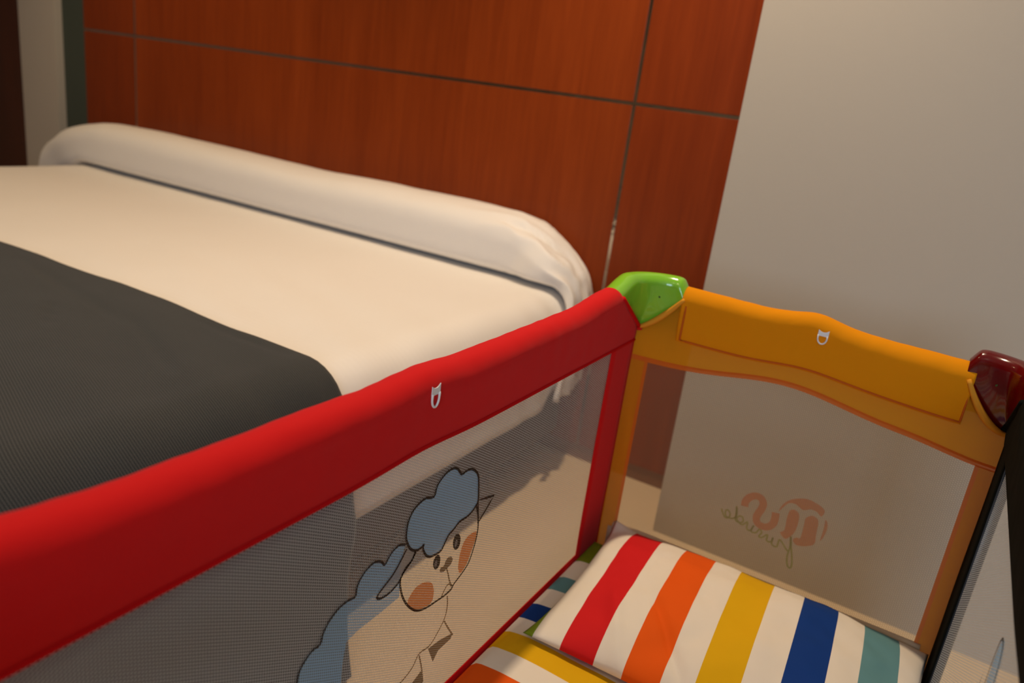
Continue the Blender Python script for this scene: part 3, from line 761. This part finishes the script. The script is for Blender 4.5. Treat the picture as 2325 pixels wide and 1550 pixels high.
def smooth_pts(pts, closed, n=4):
    out = []; N = len(pts)
    for i in range(N if closed else N - 1):
        if closed: p0, p1, p2, p3 = (pts[(i + k - 1) % N] for k in range(4))
        else: p0, p1, p2, p3 = pts[max(i - 1, 0)], pts[i], pts[i + 1], pts[min(i + 2, N - 1)]
        for k in range(n):
            t = k / n
            out.append(tuple(0.5 * ((2 * p1[c]) + (-p0[c] + p2[c]) * t + (2 * p0[c] - 5 * p1[c] + 4 * p2[c] - p3[c]) * t * t + (-p0[c] + 3 * p1[c] - 3 * p2[c] + p3[c]) * t ** 3) for c in (0, 1)))
    if not closed: out.append(tuple(pts[-1]))
    return out
class Print:
    def __init__(s, to3): s.to3 = to3; s.b = MB()
    def fill(s, pts, m, h, smooth=True):
        if smooth: pts = smooth_pts(pts, True)
        bm = bmesh.new(); vs = [bm.verts.new((x, y, 0)) for x, y in pts]
        f = bm.faces.new(vs); f.normal_update(); bm.normal_update(); bmesh.ops.triangulate(bm, faces=[f], ngon_method='EAR_CLIP')
        bm.verts.index_update()
        s.b.add([s.to3(v.co.x, v.co.y, h) for v in bm.verts], [tuple(v.index for v in f.verts) for f in bm.faces], m); bm.free()
    def line(s, pts, w, m, h, closed=False, smooth=True):
        if smooth: pts = smooth_pts(pts, closed)
        N = len(pts); V = []
        for i, p in enumerate(pts):
            q0 = pts[(i - 1) % N] if closed else pts[max(i - 1, 0)]; q1 = pts[(i + 1) % N] if closed else pts[min(i + 1, N - 1)]
            dx, dy = q1[0] - q0[0], q1[1] - q0[1]; L = math.hypot(dx, dy) or 1
            nx, ny = -dy / L * w / 2, dx / L * w / 2
            V += [s.to3(p[0] + nx, p[1] + ny, h), s.to3(p[0] - nx, p[1] - ny, h)]
        F = [(2 * i, 2 * ((i + 1) % N), 2 * ((i + 1) % N) + 1, 2 * i + 1) for i in range(N if closed else N - 1)]
        s.b.add(V, F, m)
PM = [MT['p_blue'], MT['p_line'], MT['p_orange'], MT['p_brown'], MT['p_pale']]
side_meshes = [o for o in COL.objects if o.name.startswith('side_mesh')]
end_meshes = [o for o in COL.objects if o.name.startswith('end_mesh')]
pr = Print(lambda y, z, h: (XL + 0.0004 + h, y, z))
LW = 0.0031
pr.fill(smooth_pts(WOOLLINE, False) + WOOL[len(WOOLLINE):], 0, 0.0002, False); pr.line(WOOLLINE, LW, 1, 0.0012)
pr.fill(EARL, 4, 0.0005); pr.line(EARL, LW, 1, 0.0012)
pr.line(CHEST, LW * .85, 3, 0.0012); pr.line(LEG1, LW * .85, 3, 0.0012); pr.line(LEG2, LW * .85, 3, 0.0012)
pr.fill(HOOF1, 3, 0.0004, False); pr.fill(HOOF2, 3, 0.0004, False)
pr.fill(HAIR, 0, 0.0004); pr.line(HAIR, LW * 1.1, 1, 0.0012, True)
pr.fill(CHEEKL, 2, 0.0005); pr.fill(CHEEKR, 2, 0.0005)
pr.line(FACE, LW, 1, 0.0012); pr.line(EARR, LW * 1.2, 1, 0.0013, True, False)
pr.fill(NOSE, 3, 0.0005); pr.line(MOUTH, LW * .85, 3, 0.0012); pr.line(MOUTH2, LW * .85, 3, 0.0012, True)
pr.fill(EYE1, 1, 0.0006); pr.fill(EYE2, 1, 0.0006); pr.fill(GL1, 4, 0.0009); pr.fill(GL2, 4, 0.0009)
pr.b.build('sheep_print', PM, side_meshes[0], False)
# the other long side: tip of a blue curl with its dark outline, and a pointed line beside it
pr = Print(lambda y, z, h: (XR - 0.0004 - h, y, z))
curl = [(0.812, 0.40), (0.806, 0.50), (0.802, 0.555), (0.806, 0.578), (0.815, 0.590), (0.826, 0.592), (0.834, 0.580), (0.838, 0.55), (0.846, 0.50), (0.856, 0.40)]
curl = [(0.7, 0.36), (0.735, 0.47), (0.765, 0.560), (0.782, 0.598), (0.800, 0.612), (0.813, 0.606), (0.816, 0.588), (0.812, 0.555), (0.800, 0.50), (0.780, 0.42), (0.76, 0.36)]
pr.fill(curl, 0, 0.0003); pr.line(curl, LW, 1, 0.0012)
pr.fill([(0.842, 0.552), (0.836, 0.50), (0.826, 0.44), (0.833, 0.44), (0.843, 0.50)], 1, 0.0004, False)
pr.b.build('animal_print', PM, side_meshes[1], False)
# wordmark printed on the outside of the end panel, so it reads mirrored from within
pr = Print(lambda x, z, h: (x, YF + 0.0012 + h, z))
pr.line(LS, 0.0128, 0, 0.0); 
for q in (LARC, LM1, LM2, LCR): pr.fill(q, 0, 0.0)
pr.line(LG, 0.0030, 1, 0.0004)
pr.b.build('wordmark_print', [MT['p_lorange'], MT['p_lgreen']], end_meshes[0], False)

# ------------------------------------------------------------------ bedding inside the playpen
WHITE = (0.80, 0.72, 0.62); RED = (0.62, 0.012, 0.014); ORG = (0.78, 0.10, 0.004); YEL = (0.72, 0.40, 0.003)
NAVY = (0.005, 0.04, 0.22); TEAL = (0.12, 0.27, 0.30); GRN = (0.22, 0.30, 0.015)
b = MB(); b.rbox(XL + .008, XR - .008, YN + .012, YF - .014, 0.199, 0.232, 0.012, seg=4)
o = b.build('cot_mattress', mat('cot_mattress_cover', (0.5, 0.5, 0.5), 0.8))
setp(o, 'thin pad on the floor of the travel cot underneath the striped quilt', 'mattress')
qs = [(-0.2, ORG)]
stops = [(0.178, WHITE), (0.225, RED), (0.28, WHITE), (0.33, GRN), (0.38, WHITE), (0.43, TEAL), (0.48, WHITE), (0.53, NAVY), (0.58, WHITE), (0.63, RED), (0.68, WHITE), (0.772, ORG), (0.834, WHITE), (0.880, YEL), (0.931, WHITE), (0.976, NAVY), (1.022, WHITE), (1.073, TEAL), (1.118, WHITE), (1.184, GRN), (1.30, WHITE)]
MT['quilt'] = stripe_mat('striped_quilt_cotton', 'Y', RED, stops, WHITE, [('noise', 10, 0.2, 0.008)])
def quilt_fn(u, v, top=True):
    x = XL + .0055 + (XR - XL - .011) * u; y = YN + .016 + (YF - YN - .034) * v
    e = min(1.0, min(u, 1 - u) / 0.035, min(v, 1 - v) / 0.02)
    bulge = 0.004 * sstep(0.0, 0.09, u) * sstep(0, .06, 1 - u) + 0.004 * fbm(x, y, 1, 7)
    bulge -= 0.006 * sstep(0.86, 0.96, y)
    edge = math.sqrt(max(0.0, 1 - (1 - e) ** 2))
    yy = y + 0.006 * fbm(x, y, 8, 4) - 0.012 * sstep(0.0, 0.12, u) * 0
    return (x, yy, 0.2385 + edge * (0.0100 + max(-0.008, bulge)))
b = MB(); b.grid(quilt_fn, 70, 120)
b.grid(lambda u, v: (quilt_fn(u, v)[0], quilt_fn(u, v)[1], 0.2380 - 0.0055 * min(1, min(u, 1 - u, v, 1 - v) / 0.02)), 70, 120)
o = fixn(b.build('quilt', MT['quilt']))
setp(o, 'quilt with bright crosswise stripes lying flat in the travel cot under the pillow', 'quilt')

pst = [(-0.4165, WHITE), (-0.370, RED), (-0.315, WHITE), (-0.270, ORG), (-0.216, WHITE), (-0.171, YEL), (-0.114, WHITE), (-0.065, NAVY), (-0.011, WHITE), (0.031, TEAL), (0.085, WHITE)]
MT['pillow'] = stripe_mat('striped_pillow_cotton', 'X', GRN, pst, WHITE, [('noise', 9, 0.25, 0.01)])
nt = MT['pillow'].node_tree     # the stripes run a little askew across the cloth
sepn = [n for n in nt.nodes if n.type == 'SEPXYZ'][0]
sk = M_(nt, 'ADD', sepn.outputs['X'], M_(nt, 'MULTIPLY', M_(nt, 'SUBTRACT', sepn.outputs['Y'], 1.27), 0.055))
for l in list(nt.links):
    if l.from_node == sepn and l.from_socket.name == 'X' and l.to_node != sk.node and l.to_node.operation == 'GREATER_THAN':
        tgt = l.to_socket; nt.links.remove(l); nt.links.new(sk, tgt)
PX0, PX1, PY0, PY1 = -0.418, 0.131, 0.920, 1.276
def pillow_xy(u, v):
    # edges pulled in between the corners
    uu, vv = 2 * u - 1, 2 * v - 1
    x = (PX0 + PX1) / 2 + (PX1 - PX0) / 2 * uu * (1 - (0.050 if uu < 0 else 0.03) * (1 - vv * vv))
    y = (PY0 + PY1) / 2 + (PY1 - PY0) / 2 * vv * (1 - 0.035 * (1 - uu * uu) * (1 if vv < 0 else 0.35))
    x += 0.012 * sstep(0.7, 0.0, v) * (1 - u) * 0.4
    return x, y, uu, vv
def pillow_base(x, y, uu, vv):
    z = 0.2615 + 0.0205 * sstep(-1.0, 0.7, vv)
    z += 0.014 * sstep(0.80, 1.0, -uu) * sstep(0.75, 1.0, vv)       # far left corner stands up against the panel
    return z
def pillow_fn(sign):
    def fn(u, v):
        x, y, uu, vv = pillow_xy(u, v)
        h = (1 - abs(uu) ** 3.2) ** 0.62 * (1 - abs(vv) ** 2.6) ** 0.58
        z = pillow_base(x, y, uu, vv)
        if sign > 0:
            z += 0.054 * h
            w = 0.008 * fbm(x, y, 2, 8) + 0.004 * math.sin(60 * (x * 0.8 - y * 0.6)) * sstep(-0.2, -0.8, vv) * h
            w += 0.006 * math.exp(-((x + 0.30 + 0.5 * (y - 1.0)) / 0.012) ** 2) * sstep(-0.1, -0.5, vv) - 0.006 * math.exp(-((x + 0.215 + 0.8 * (y - 1.0)) / 0.010) ** 2) * sstep(0.0, -0.5, vv)
            z += w * min(1, h * 1.6)
            # flat flange near the seam
            z -= 0.0
        else:
            z -= 0.007 * h
        return (x, y, z)
    return fn
b = MB(); b.grid(pillow_fn(1), 130, 90); b.grid(pillow_fn(-1), 130, 90)
o = fixn(b.build('pillow', MT['pillow']))
setp(o, 'small pillow with red, orange, yellow, blue and teal stripes in the travel cot', 'pillow')
